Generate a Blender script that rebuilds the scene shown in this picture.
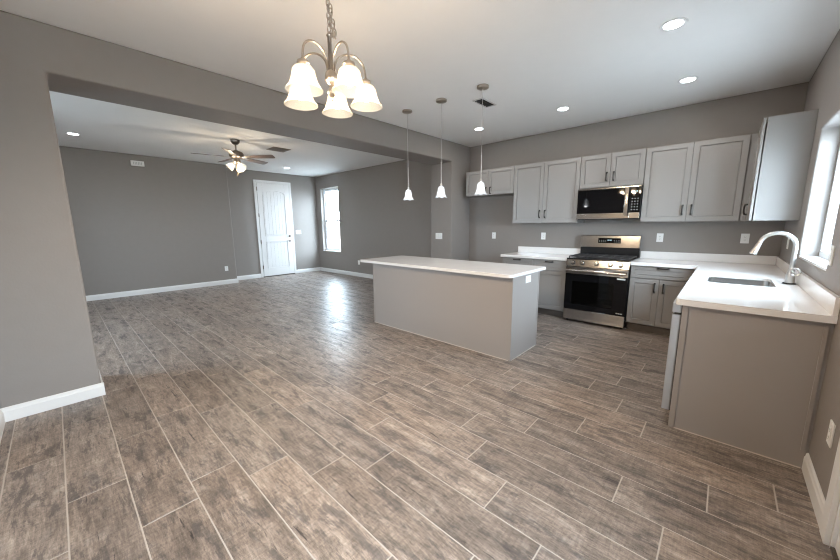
import bpy, bmesh, math, random
from mathutils import Vector, Matrix
random.seed(7)
for o in list(bpy.data.objects): bpy.data.objects.remove(o, do_unlink=True)
sc = bpy.context.scene
COL = sc.collection
PI = math.pi

# ------------------------------------------------------------------ camera
YAW, PITCH, ROLL, FPX = 0.7421, -0.1646, -0.0088, 331.83
d = Vector((-math.sin(YAW)*math.cos(PITCH), math.cos(YAW)*math.cos(PITCH), math.sin(PITCH)))
r = Vector((math.cos(YAW), math.sin(YAW), 0)); u = r.cross(d)
r2 = r*math.cos(ROLL)+u*math.sin(ROLL); u2 = -r*math.sin(ROLL)+u*math.cos(ROLL)
cam_data = bpy.data.cameras.new('camera'); cam = bpy.data.objects.new('camera', cam_data); COL.objects.link(cam)
cam.matrix_world = Matrix(((r2.x,u2.x,-d.x,0),(r2.y,u2.y,-d.y,0),(r2.z,u2.z,-d.z,1.405),(0,0,0,1)))
cam_data.sensor_width = 36; cam_data.lens = FPX/840*36; cam_data.clip_start = 0.02
sc.camera = cam

# ------------------------------------------------------------------ light settings
SKY = 24.0
DOWN_W = 3.6
CHAND_W = 17
PEND_W = 1.0
FAN_W = 9.0
EXPOSURE = 0.75
w = bpy.data.worlds.new('world'); sc.world = w; w.use_nodes = True
bgn = w.node_tree.nodes['Background']; bgn.inputs[0].default_value = (0.70,0.86,1.0,1); bgn.inputs[1].default_value = SKY
sc.view_settings.view_transform = 'Standard'; sc.view_settings.look = 'None'
sc.view_settings.exposure = EXPOSURE; sc.view_settings.gamma = 1; sc.view_settings.use_curve_mapping = False
cy = sc.cycles
cy.use_denoising = True; cy.filter_width = 1.15; cy.max_bounces = 12; cy.diffuse_bounces = 8; cy.glossy_bounces = 5; cy.transparent_max_bounces = 12
cy.sample_clamp_indirect = 8; cy.caustics_reflective = False; cy.caustics_refractive = False
def portal(name, loc, rot, sx, sy):      # helps the sampler find the window openings, adds no light of its own
    L = bpy.data.lights.new(name,'AREA'); L.shape='RECTANGLE'; L.size=sx; L.size_y=sy; L.cycles.is_portal=True
    o = bpy.data.objects.new(name,L); COL.objects.link(o); o.location=loc; o.rotation_euler=rot
portal('window_light',(0.66,3.73,1.62),(0,PI/2,0),1.1,1.15)
portal('added_dining_portal',(0.66,.095,1.025),(0,PI/2,0),1.60,.95)
portal('added_living_portal',(-5.5,-1.68,1.5),(PI/2,0,0),1.15,1.25)
portal('living_light',(-8.72,5.77,1.57),(-PI/2,0,0),1.0,1.95)

# ------------------------------------------------------------------ dimensions
XL, XR, YB, ZC = -3.779, 0.476, 5.588, 2.866
OW, OY0, OY1, OZ = -4.277, 0.111, 4.992, 2.5275
YN, YLN, XA, XD, SY = -0.43, -1.5, -9.008, -9.42, 2.992
CT, UB, UT = 0.914, 1.417, 2.3525

# ------------------------------------------------------------------ materials
def mat(name, color=(.5,.5,.5), rough=.5, metal=0, spec=.5, emit=None, estr=0, coat=0):
    m = bpy.data.materials.new(name); m.use_nodes = True
    b = m.node_tree.nodes['Principled BSDF']
    b.inputs['Base Color'].default_value = (*color,1); b.inputs['Roughness'].default_value = rough
    b.inputs['Metallic'].default_value = metal; b.inputs['Specular IOR Level'].default_value = spec
    b.inputs['Coat Weight'].default_value = coat
    if emit: b.inputs['Emission Color'].default_value = (*emit,1); b.inputs['Emission Strength'].default_value = estr
    return m
def N(m, t, **kw):
    n = m.node_tree.nodes.new(t)
    for k, v in kw.items():
        if k in n.inputs: n.inputs[k].default_value = v
        else: setattr(n, k, v)
    return n
def L(m, a, b): m.node_tree.links.new(a, b)
def P(m): return m.node_tree.nodes['Principled BSDF']
def bumpy(m, scale, strength, dist=.002, detail=3, stretch=None, colvar=0):
    tc = N(m,'ShaderNodeTexCoord'); src = tc.outputs['Object']
    if stretch:
        mp = N(m,'ShaderNodeMapping'); mp.inputs['Scale'].default_value = stretch; L(m,src,mp.inputs[0]); src = mp.outputs[0]
    no = N(m,'ShaderNodeTexNoise'); no.inputs['Scale'].default_value = scale; no.inputs['Detail'].default_value = detail
    L(m,src,no.inputs['Vector'])
    bu = N(m,'ShaderNodeBump'); bu.inputs['Strength'].default_value = strength; bu.inputs['Distance'].default_value = dist
    L(m,no.outputs[0],bu.inputs['Height']); L(m,bu.outputs[0],P(m).inputs['Normal'])
    if colvar:
        c = tuple(P(m).inputs['Base Color'].default_value)
        n2 = N(m,'ShaderNodeTexNoise'); n2.inputs['Scale'].default_value = scale*.15; L(m,src,n2.inputs['Vector'])
        mx = N(m,'ShaderNodeMix', data_type='RGBA'); L(m,n2.outputs[0],mx.inputs[0])
        mx.inputs[6].default_value = tuple(v*(1-colvar) for v in c[:3])+(1,); mx.inputs[7].default_value = tuple(min(1,v*(1+colvar)) for v in c[:3])+(1,)
        L(m,mx.outputs[2],P(m).inputs['Base Color'])
    return m
M = {}
M['wall'] = bumpy(mat('wall_paint',(.262,.238,.223),.62,spec=.35),70,.22,.003,4,colvar=.03)
M['ceiling'] = bumpy(mat('ceiling_paint',(.82,.81,.80),.7,spec=.3),45,.2,.003,4,colvar=.015)
M['trim'] = bumpy(mat('white_trim',(.74,.74,.74),.35),30,.03)
M['cab'] = bumpy(mat('grey_cabinet_paint',(.290,.277,.267),.38),60,.04,.001)
M['island'] = bumpy(mat('island_panel_paint',(.33,.298,.278),.42),60,.04,.001)
M['caulk'] = bumpy(mat('pale_caulk',(.62,.56,.50),.6),60,.05)
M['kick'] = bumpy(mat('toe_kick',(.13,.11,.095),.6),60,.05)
M['steel'] = bumpy(mat('brushed_steel',(.50,.485,.47),.15,1),40,.05,.001,2,(1,1,60))
M['dw_steel'] = bumpy(mat('satin_light_steel',(.50,.515,.54),.38,.6),40,.03,.001,2,(1,1,40))
M['basin'] = bumpy(mat('satin_basin_steel',(.42,.41,.40),.3,1),40,.05)
M['chrome'] = bumpy(mat('satin_nickel_faucet',(.62,.61,.60),.3,1),50,.02)
M['nickel'] = bumpy(mat('brushed_nickel',(.50,.44,.38),.30,1),80,.03)
M['fanmetal'] = bumpy(mat('dark_pewter',(.22,.185,.155),.32,1),80,.03)
M['bronze'] = bumpy(mat('dark_bronze',(.035,.030,.028),.38,.5),80,.05)
M['blackglass'] = bumpy(mat('black_glass',(.005,.005,.006),.03,spec=.22),4,.01,.0005)
M['blackenamel'] = bumpy(mat('black_enamel',(.014,.014,.015),.2),30,.02)
M['iron'] = bumpy(mat('cast_iron',(.025,.025,.028),.55),120,.2)
M['cavity'] = bumpy(mat('oven_cavity',(.05,.055,.06),.4),30,.05)
M['plate'] = bumpy(mat('white_plastic',(.83,.83,.82),.35),30,.01)
M['slot'] = mat('dark_slot',(.03,.03,.03),.6); bumpy(M['slot'],30,.02)
M['slotgrey'] = bumpy(mat('grey_recess',(.45,.45,.45),.5),30,.02)
M['cord'] = bumpy(mat('clear_cord',(.55,.53,.52),.4),60,.02)
M['vent'] = bumpy(mat('vent_metal',(.30,.25,.21),.5,.3),60,.05)
M['ventdark'] = bumpy(mat('vent_duct',(.02,.02,.02),.7),60,.05)
M['blade'] = bumpy(mat('fan_blade_wood',(.10,.065,.05),.4),25,.1,.001,4,(1,8,1),colvar=.3)
M['vinyl'] = bumpy(mat('white_vinyl',(.78,.80,.82),.35),30,.01)
M['threshold'] = bumpy(mat('dark_threshold',(.08,.065,.05),.5),30,.05)
M['white_print'] = mat('white_print',(.75,.75,.75),.5); bumpy(M['white_print'],30,.01)
M['display'] = mat('display_digits',(.3,.4,.45),.4,emit=(.5,.8,.9),estr=.5); bumpy(M['display'],30,.01)
M['copper'] = bumpy(mat('brass_catch',(.45,.33,.2),.3,1),50,.02)

def quartz():
    m = mat('white_quartz',(.78,.76,.75),.16,spec=.5)
    tc = N(m,'ShaderNodeTexCoord'); no = N(m,'ShaderNodeTexNoise'); no.inputs['Scale'].default_value = 5; no.inputs['Detail'].default_value = 8
    L(m,tc.outputs['Object'],no.inputs['Vector'])
    cr = N(m,'ShaderNodeValToRGB'); cr.color_ramp.elements[0].position=.35; cr.color_ramp.elements[0].color=(.79,.77,.76,1)
    cr.color_ramp.elements[1].position=.6; cr.color_ramp.elements[1].color=(.82,.80,.79,1)
    L(m,no.outputs[0],cr.inputs[0]); L(m,cr.outputs[0],P(m).inputs['Base Color']); return m
M['quartz'] = quartz()

def glass_mat(name, tint=(1,1,1), gl=.08, rough=0.0):
    m = bpy.data.materials.new(name); m.use_nodes = True; nt = m.node_tree; nt.nodes.clear()
    out = nt.nodes.new('ShaderNodeOutputMaterial'); tr = nt.nodes.new('ShaderNodeBsdfTransparent'); g = nt.nodes.new('ShaderNodeBsdfGlossy')
    no = nt.nodes.new('ShaderNodeTexNoise'); no.inputs['Scale'].default_value = 2
    mx0 = nt.nodes.new('ShaderNodeMix'); mx0.data_type = 'RGBA'; nt.links.new(no.outputs[0],mx0.inputs[0])
    mx0.inputs[6].default_value = tuple(t*.98 for t in tint)+(1,); mx0.inputs[7].default_value = (*tint,1)
    nt.links.new(mx0.outputs[2],tr.inputs[0]); g.inputs['Roughness'].default_value = rough
    mx = nt.nodes.new('ShaderNodeMixShader'); fw = nt.nodes.new('ShaderNodeLayerWeight'); fw.inputs[0].default_value = .5
    pw = nt.nodes.new('ShaderNodeMath'); pw.operation = 'POWER'; pw.inputs[1].default_value = 5; nt.links.new(fw.outputs['Facing'],pw.inputs[0])
    fr = nt.nodes.new('ShaderNodeMath'); fr.operation = 'MULTIPLY_ADD'; fr.inputs[1].default_value = .9; fr.inputs[2].default_value = .03; nt.links.new(pw.outputs[0],fr.inputs[0])
    nt.links.new(fr.outputs[0],mx.inputs[0]); nt.links.new(tr.outputs[0],mx.inputs[1]); nt.links.new(g.outputs[0],mx.inputs[2]); nt.links.new(mx.outputs[0],out.inputs[0])
    return m
M['glass'] = glass_mat('window_glass',(.97,.98,.98))
M['ovenglass'] = glass_mat('tinted_oven_glass',(.30,.33,.34))

def shade_mat(name, col, strength, trans=.35):
    """frosted lamp glass: lets part of the bulb light through and glows"""
    m = bpy.data.materials.new(name); m.use_nodes = True; nt = m.node_tree; nt.nodes.clear()
    out = nt.nodes.new('ShaderNodeOutputMaterial'); em = nt.nodes.new('ShaderNodeEmission'); di = nt.nodes.new('ShaderNodeBsdfTranslucent')
    tr = nt.nodes.new('ShaderNodeBsdfTransparent'); ad = nt.nodes.new('ShaderNodeAddShader'); mx = nt.nodes.new('ShaderNodeMixShader')
    no = nt.nodes.new('ShaderNodeTexNoise'); no.inputs['Scale'].default_value = 18; no.inputs['Detail'].default_value = 3
    lw = nt.nodes.new('ShaderNodeLayerWeight'); lw.inputs[0].default_value = .35
    m1 = nt.nodes.new('ShaderNodeMath'); m1.operation='MULTIPLY_ADD'; m1.inputs[1].default_value = -.75*strength; m1.inputs[2].default_value = strength
    nt.links.new(lw.outputs['Facing'],m1.inputs[0]); nt.links.new(m1.outputs[0],em.inputs[1])
    em.inputs[0].default_value = (*col,1); di.inputs[0].default_value = (.10,.092,.08,1)
    mr = nt.nodes.new('ShaderNodeMapRange'); mr.inputs[3].default_value = trans*.8; mr.inputs[4].default_value = trans*1.2
    nt.links.new(no.outputs[0],mr.inputs[0]); nt.links.new(mr.outputs[0],mx.inputs[0])
    nt.links.new(em.outputs[0],ad.inputs[0]); nt.links.new(di.outputs[0],ad.inputs[1])
    nt.links.new(ad.outputs[0],mx.inputs[1]); nt.links.new(tr.outputs[0],mx.inputs[2]); nt.links.new(mx.outputs[0],out.inputs[0]); return m
M['shade_warm'] = shade_mat('alabaster_glass',(1,.84,.62),.9,.55)
M['shade_cool'] = shade_mat('fluted_glass',(.85,.92,1.0),.75,.45)
M['bulb_cool'] = mat('lit_bulb',(1,1,1),.5,emit=(.9,.95,1),estr=12)
M['bulb_warm'] = mat('lit_warm_bulb',(1,1,1),.5,emit=(1,.82,.55),estr=12)
M['lens'] = mat('downlight_lens',(1,1,1),.5,emit=(.95,.98,1),estr=9)

def floor_mat():
    m = mat('wood_look_tile',(.3,.24,.2),.33,spec=.5); nt = m.node_tree
    uv = N(m,'ShaderNodeUVMap'); uv.uv_map = 'UVMap'
    at = N(m,'ShaderNodeAttribute'); at.attribute_name = 'tone'
    def mapped(sx, sy):
        mp = N(m,'ShaderNodeMapping'); mp.inputs['Scale'].default_value = (sx,sy,1); L(m,uv.outputs[0],mp.inputs[0]); return mp.outputs[0]
    def noise(vec, scale, det, rough=.6, dist=0):
        n = N(m,'ShaderNodeTexNoise'); n.inputs['Scale'].default_value = scale; n.inputs['Detail'].default_value = det
        n.inputs['Roughness'].default_value = rough; n.inputs['Distortion'].default_value = dist; L(m,vec,n.inputs['Vector']); return n.outputs[0]
    def ramp(fac, stops):
        c = N(m,'ShaderNodeValToRGB'); e = c.color_ramp.elements
        e[0].position, e[0].color = stops[0][0], (*stops[0][1],1); e[1].position, e[1].color = stops[-1][0], (*stops[-1][1],1)
        for p_, c_ in stops[1:-1]: k = e.new(p_); k.color = (*c_,1)
        L(m,fac,c.inputs[0]); return c.outputs[0]
    def mixc(f, a, b, mode='MIX'):
        x = N(m,'ShaderNodeMix', data_type='RGBA', blend_type=mode)
        if isinstance(f,(int,float)): x.inputs[0].default_value = f
        else: L(m,f,x.inputs[0])
        for i, s in ((6,a),(7,b)):
            if isinstance(s,tuple): x.inputs[i].default_value = (*s,1)
            else: L(m,s,x.inputs[i])
        return x.outputs[2]
    g = (lambda v: (v,v,v))
    base = ramp(noise(mapped(1.2,5.0),3.0,12,.74,.35), [(.31,(.115,.096,.086)),(.43,(.215,.175,.150)),(.55,(.315,.256,.218)),(.69,(.47,.405,.355))])
    fine = ramp(noise(mapped(3.2,22),4,6,.8,.3), [(.34,g(.50)),(.50,g(1.0)),(.66,g(1.38))])
    c1 = mixc(.8, base, fine, 'MULTIPLY')
    speck = ramp(noise(mapped(7,14),4,8,.85,.4), [(.38,g(.50)),(.49,g(1.06))])
    c1 = mixc(.7, c1, speck, 'MULTIPLY')
    blot = ramp(noise(mapped(1.15,4.6),2.2,12,.80,.3), [(.52,g(0)),(.575,g(1))])
    x = N(m,'ShaderNodeMath', operation='MULTIPLY'); L(m,blot,x.inputs[0]); x.inputs[1].default_value = .74
    c2 = mixc(x.outputs[0], c1, (.100,.088,.088))
    crack = ramp(noise(mapped(.8,10),3.4,11,.80,.5), [(.375,g(1)),(.395,g(0))])
    c3 = mixc(crack, c2, (.045,.038,.036))
    wash = ramp(noise(mapped(3.5,6),1.9,8,.72), [(.55,g(0)),(.72,g(.6))])
    c4 = mixc(wash, c3, (.44,.40,.37))
    saw = ramp(noise(mapped(24,3),3,6,.75), [(.40,g(.76)),(.6,g(1.14))])
    c5 = mixc(.75, c4, saw, 'MULTIPLY')
    tone = mixc(1.0, c5, at.outputs['Color'], 'MULTIPLY')
    L(m,tone,P(m).inputs['Base Color'])
    rr = N(m,'ShaderNodeMapRange'); rr.inputs[3].default_value = .37; rr.inputs[4].default_value = .52; L(m,blot,rr.inputs[0]); L(m,rr.outputs[0],P(m).inputs['Roughness'])
    bu = N(m,'ShaderNodeBump'); bu.inputs['Strength'].default_value = .25; bu.inputs['Distance'].default_value = .002
    L(m,noise(mapped(3,40),4,6),bu.inputs['Height']); L(m,bu.outputs[0],P(m).inputs['Normal'])
    return m
M['tile'] = floor_mat()
M['grout'] = bumpy(mat('light_grout',(.50,.45,.41),.8),90,.1)

# ------------------------------------------------------------------ mesh helpers
ORG = {}
class MB:
    def __init__(s): s.bm = bmesh.new()
    def box(s, x0,x1,y0,y1,z0,z1, bev=0, seg=2):
        b = bmesh.new(); bmesh.ops.create_cube(b,size=1)
        for v in b.verts: v.co = Vector((x0+(v.co.x+.5)*(x1-x0), y0+(v.co.y+.5)*(y1-y0), z0+(v.co.z+.5)*(z1-z0)))
        if bev: bmesh.ops.bevel(b,geom=list(b.edges),offset=bev,segments=seg,affect='EDGES',profile=.7)
        s.merge(b); return s
    def merge(s, b, mtx=None):
        if mtx: b.transform(mtx)
        me = bpy.data.meshes.new('tmp'); b.to_mesh(me); b.free(); s.bm.from_mesh(me); bpy.data.meshes.remove(me)
    def tube(s, pts, rad, seg=12, caps=True, flat=1.0):
        pts = [Vector(p) for p in pts]; n = len(pts)
        rads = rad if isinstance(rad,(list,tuple)) else [rad]*n
        rings = []; prev = None
        for i,p in enumerate(pts):
            t = (pts[min(i+1,n-1)]-pts[max(i-1,0)]).normalized()
            if prev is None:
                a = Vector((0,0,1)) if abs(t.z)<.9 else Vector((1,0,0)); nx = t.cross(a).normalized()
            else:
                nx = (prev - t*prev.dot(t)).normalized()
            prev = nx; ny = t.cross(nx)
            rings.append([s.bm.verts.new(p+nx*math.cos(2*PI*k/seg)*rads[i]+ny*math.sin(2*PI*k/seg)*rads[i]*flat) for k in range(seg)])
        for i in range(n-1):
            for k in range(seg): s.bm.faces.new((rings[i][k],rings[i][(k+1)%seg],rings[i+1][(k+1)%seg],rings[i+1][k]))
        if caps: s.bm.faces.new(rings[0][::-1]); s.bm.faces.new(rings[-1])
        return s
    def lathe(s, prof, c=(0,0,0), seg=32, mtx=None, lobes=0, amp=0, close=False):
        """prof: list of (radius, z) or (radius, z, lobe_weight)"""
        b = bmesh.new(); rings = []
        for q in prof:
            R, z = q[0], q[1]; lw = q[2] if len(q)>2 else 0
            if R < 1e-6: rings.append([b.verts.new((0,0,z))])
            else:
                rr = []
                for k in range(seg):
                    a = 2*PI*k/seg; f = 1+amp*lw*math.cos(lobes*a) if lobes else 1
                    zz = z - (amp*lw*.5*R*math.cos(lobes*a) if lobes else 0)
                    rr.append(b.verts.new((R*f*math.cos(a),R*f*math.sin(a),zz)))
                rings.append(rr)
        prs = list(zip(rings,rings[1:]))
        if close: prs.append((rings[-1],rings[0]))
        for A,B in prs:
            if len(A)==1 and len(B)==1: continue
            for k in range(seg):
                k2=(k+1)%seg
                if len(A)==1: b.faces.new((A[0],B[k2],B[k]))
                elif len(B)==1: b.faces.new((A[k],A[k2],B[0]))
                else: b.faces.new((A[k],A[k2],B[k2],B[k]))
        T = Matrix.Translation(Vector(c))
        s.merge(b, T @ mtx if mtx else T); return s
    def prism(s, poly, axis, a0, a1):
        """extrude a 2-D polygon along axis ('x','y','z')"""
        def P3(p,t):
            return {'x':(t,p[0],p[1]),'y':(p[0],t,p[1]),'z':(p[0],p[1],t)}[axis]
        A=[s.bm.verts.new(P3(p,a0)) for p in poly]; B=[s.bm.verts.new(P3(p,a1)) for p in poly]; n=len(poly)
        s.bm.faces.new(A); s.bm.faces.new(B[::-1])
        for i in range(n): s.bm.faces.new((A[i],B[i],B[(i+1)%n],A[(i+1)%n]))
        return s
    def sheet(s, axis, a0, a1, rect, holes):
        """a wall: slab between a0 and a1 on axis, rect=(u0,u1,v0,v1), rectangular holes; u,v the other two axes in order"""
        us = sorted({rect[0],rect[1],*[h[i] for h in holes for i in (0,1)]}); vs = sorted({rect[2],rect[3],*[h[i] for h in holes for i in (2,3)]})
        us=[q for q in us if rect[0]<=q<=rect[1]]; vs=[q for q in vs if rect[2]<=q<=rect[3]]
        def pt(u_,v_,t): return {'x':(t,u_,v_),'y':(u_,t,v_),'z':(u_,v_,t)}[axis]
        inh = lambda i,j: (not(0<=i<len(us)-1 and 0<=j<len(vs)-1)) or any(h[0]<=(us[i]+us[i+1])/2<=h[1] and h[2]<=(vs[j]+vs[j+1])/2<=h[3] for h in holes)
        vd = {}
        def V_(i,j,t):
            if (i,j,t) not in vd: vd[(i,j,t)] = s.bm.verts.new(pt(us[i],vs[j],t))
            return vd[(i,j,t)]
        for i in range(len(us)-1):
            for j in range(len(vs)-1):
                if inh(i,j): continue
                s.bm.faces.new((V_(i,j,a0),V_(i+1,j,a0),V_(i+1,j+1,a0),V_(i,j+1,a0)))
                s.bm.faces.new((V_(i,j,a1),V_(i,j+1,a1),V_(i+1,j+1,a1),V_(i+1,j,a1)))
                for (di,dj,p,q) in ((-1,0,(i,j),(i,j+1)),(1,0,(i+1,j+1),(i+1,j)),(0,-1,(i+1,j),(i,j)),(0,1,(i,j+1),(i+1,j+1))):
                    if inh(i+di,j+dj): s.bm.faces.new((V_(*p,a0),V_(*q,a0),V_(*q,a1),V_(*p,a1)))
        return s
    def build(s, name, m, parent=None, smooth=False, bevel=0, mats=None, origin=None):
        bm = s.bm; bmesh.ops.recalc_face_normals(bm,faces=list(bm.faces))
        if origin is None:
            xs=[v.co for v in bm.verts]
            origin = Vector([(min(c[i] for c in xs)+max(c[i] for c in xs))/2 for i in range(3)])
            if parent is None: origin.z = min(c.z for c in xs)
        origin = Vector(origin)
        for v in bm.verts: v.co -= origin
        me = bpy.data.meshes.new(name); bm.to_mesh(me); bm.free()
        if smooth:
            me.shade_smooth() if hasattr(me,'shade_smooth') else None
            try: me.set_sharp_from_angle(angle=math.radians(40))
            except Exception: pass
        me.materials.append(M[m] if isinstance(m,str) else m)
        o = bpy.data.objects.new(name,me); COL.objects.link(o)
        po = ORG.get(parent.name,Vector()) if parent else Vector()
        o.parent = parent; o.location = origin-po; ORG[o.name] = origin
        if bevel:
            bv = o.modifiers.new('bevel','BEVEL'); bv.width = bevel; bv.segments = 3; bv.limit_method='ANGLE'; bv.angle_limit=math.radians(50)
        return o
def tag(o, label, cat, group=None):
    o['label']=label; o['category']=cat
    if group: o['group']=group
    return o
def thing(name, loc, label, cat, group=None, rotz=0):
    o = bpy.data.objects.new(name,None); COL.objects.link(o); o.location=loc; o.rotation_euler=(0,0,rotz)
    o.empty_display_size=.05; ORG[o.name]=Vector(loc); return tag(o,label,cat,group)
def struct(o): o['kind']='structure'; return o
def copy_tree(o, parent=None):
    c = o.copy(); COL.objects.link(c); c.parent = parent
    for ch in list(o.children): copy_tree(ch,c)
    return c
def arc(cx, cz, R, a0, a1, n):
    return [(cx+R*math.cos(math.radians(a0+(a1-a0)*i/n)), cz+R*math.sin(math.radians(a0+(a1-a0)*i/n))) for i in range(n+1)]

# ------------------------------------------------------------------ structure
def build_floor():
    bm = bmesh.new(); uvl = bm.loops.layers.uv.new('UVMap'); cl = bm.loops.layers.float_color.new('tone')
    rng = random.Random(11)
    W, LEN, G, ch = .2357, .948, .0028, .0016
    offs = {-1:-2.945,0:-2.37,1:-2.85,2:-3.01,3:-3.765,4:-1.605,5:-1.41,6:-.755,7:-1.022,8:-1.237,9:-1.825,10:-1.566,11:-.283,12:-.477,13:-.74,14:-.578,15:-1.015,16:-.467,17:-.683}
    X0,X1,Y0,Y1 = XD-.02, XR+.02, YLN-.02, YB+.02
    for k in range(-7,26):
        y0 = -.131+W*k; y1 = y0+W
        ya,yb = max(y0+G,Y0), min(y1-G,Y1)
        if yb-ya < .01: continue
        off = offs.get(k, rng.uniform(0,LEN))
        i0 = math.floor((X0-off)/LEN)
        for i in range(i0, i0+14):
            xa, xb = off+i*LEN, off+(i+1)*LEN
            x0_, x1_ = max(xa+G,X0), min(xb-G,X1)
            if x1_-x0_ < .01: continue
            ru, rv = rng.uniform(0,60), rng.uniform(0,60); t = rng.uniform(.84,1.12); wm = rng.uniform(-.025,.025); flip = rng.choice((-1,1))
            c = (t*(1+wm),t,t*(1-wm),1)
            top=[bm.verts.new(q) for q in ((x0_+ch,ya+ch,0),(x1_-ch,ya+ch,0),(x1_-ch,yb-ch,0),(x0_+ch,yb-ch,0))]
            low=[bm.verts.new(q) for q in ((x0_,ya,-.0022),(x1_,ya,-.0022),(x1_,yb,-.0022),(x0_,yb,-.0022))]
            fs=[bm.faces.new(top)]+[bm.faces.new((low[a],low[(a+1)%4],top[(a+1)%4],top[a])) for a in range(4)]
            for f in fs:
                for lp in f.loops:
                    lp[uvl].uv = ((lp.vert.co.x-xa)*flip+ru, (lp.vert.co.y-y0)*flip+rv); lp[cl] = c
    n0 = len(bm.faces)
    b = MB(); b.box(XD-.2,XR+.2,YLN-.2,YB+.2,-.12,-.002); me0 = bpy.data.meshes.new('t'); b.bm.to_mesh(me0); b.bm.free(); bm.from_mesh(me0)
    bm.faces.ensure_lookup_table()
    for f in bm.faces[n0:]: f.material_index = 1
    me = bpy.data.meshes.new('floor'); bm.to_mesh(me); bm.free(); me.materials.append(M['tile']); me.materials.append(M['grout'])
    o = bpy.data.objects.new('floor',me); COL.objects.link(o); struct(o)
build_floor()
T = .16
struct(MB().box(XD-.2,XR+.2,YLN-.2,YB+.2,ZC,ZC+.12).build('ceiling','ceiling'))
KW = (3.185,4.285,1.100,2.145)        # kitchen window hole y0,y1,z0,z1
PD = (1.22,2.13,0.0,2.06)            # side door hole
NW = (-6.05,-4.95,.9,2.1)            # hole of an added living room window, out of view to the left
DW = (-.36,.55,.25,1.80)             # hole of an added window, out of view beside the camera
LW = (-9.175,-8.26,.64,2.50)         # living window hole
struct(MB().sheet('y',YB,YB+T,(XD-.18,XR+T,0,ZC),[LW]).build('wall_back','wall',bevel=.012))
struct(MB().sheet('x',XR,XR+T,(YN-T,YB,0,ZC),[KW,PD,DW]).build('wall_right','wall',bevel=.012))
def divider():
    b = MB(); b.sheet('x',OW,XL,(YN,YB,0,ZC),[(OY0,OY1,0,OZ)]); return b.build('wall_left','wall',bevel=.016)
struct(divider())
struct(MB().box(XL-.5,XR,YN-T,YN,0,ZC).build('wall_near','wall'))
struct(MB().box(XD-.18,XA,YLN,SY,0,ZC,0).build('wall_far','wall',bevel=.016))
struct(MB().box(XD-.18,XD,SY+.001,YB,0,ZC).build('wall_entry','wall'))
struct(MB().sheet('y',YLN-T,YLN,(XD-.18,OW+T,0,ZC),[NW]).build('wall_living_near','wall'))
struct(MB().box(OW,OW+T,YLN,YN-T-.001,0,ZC).build('wall_living_side','wall'))

def bb_prof(h=.108,t=.015): return [(0,0),(t,0),(t,h*.72),(t*.72,h*.80),(t*.62,h*.93),(t*.3,h),(0,h)]
def baseboard(name, axis, fixed, sgn, a0, a1, z=0.0005):
    """axis: direction it runs along; fixed: wall coordinate; sgn: side it stands out to"""
    poly = [(fixed+sgn*(p+.0005),q+z) for p,q in bb_prof()]
    b = MB()
    if axis=='y': b.prism(poly,'y',a0,a1)
    else: b.prism(poly,'x',a0,a1)
    struct(b.build(name,'trim'))
baseboard('baseboard_left','y',XL,1,YN+.001,OY0+.015)
baseboard('baseboard_jamb','x',OY0,1,OW,XL)
baseboard('baseboard_stub','y',XL,1,OY1-.015,YB-.001)
baseboard('baseboard_stub_jamb','x',OY1,-1,OW,XL)
baseboard('baseboard_near','x',YN,1,XL+.016,XR-.02)
baseboard('baseboard_kitchen','x',YB,-1,XL+.016,-2.70)
baseboard('baseboard_right','y',XR,-1,2.212,2.733)
baseboard('baseboard_far','y',XA,1,YLN+.001,SY+.015)
baseboard('baseboard_step','x',SY,1,XD+.016,XA)
baseboard('baseboard_entry','y',XD,1,SY+.017,3.742)
baseboard('baseboard_entry_corner','y',XD,1,4.778,YB-.001)
baseboard('baseboard_living_back','x',YB,-1,XD+.016,OW-.001)

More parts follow.
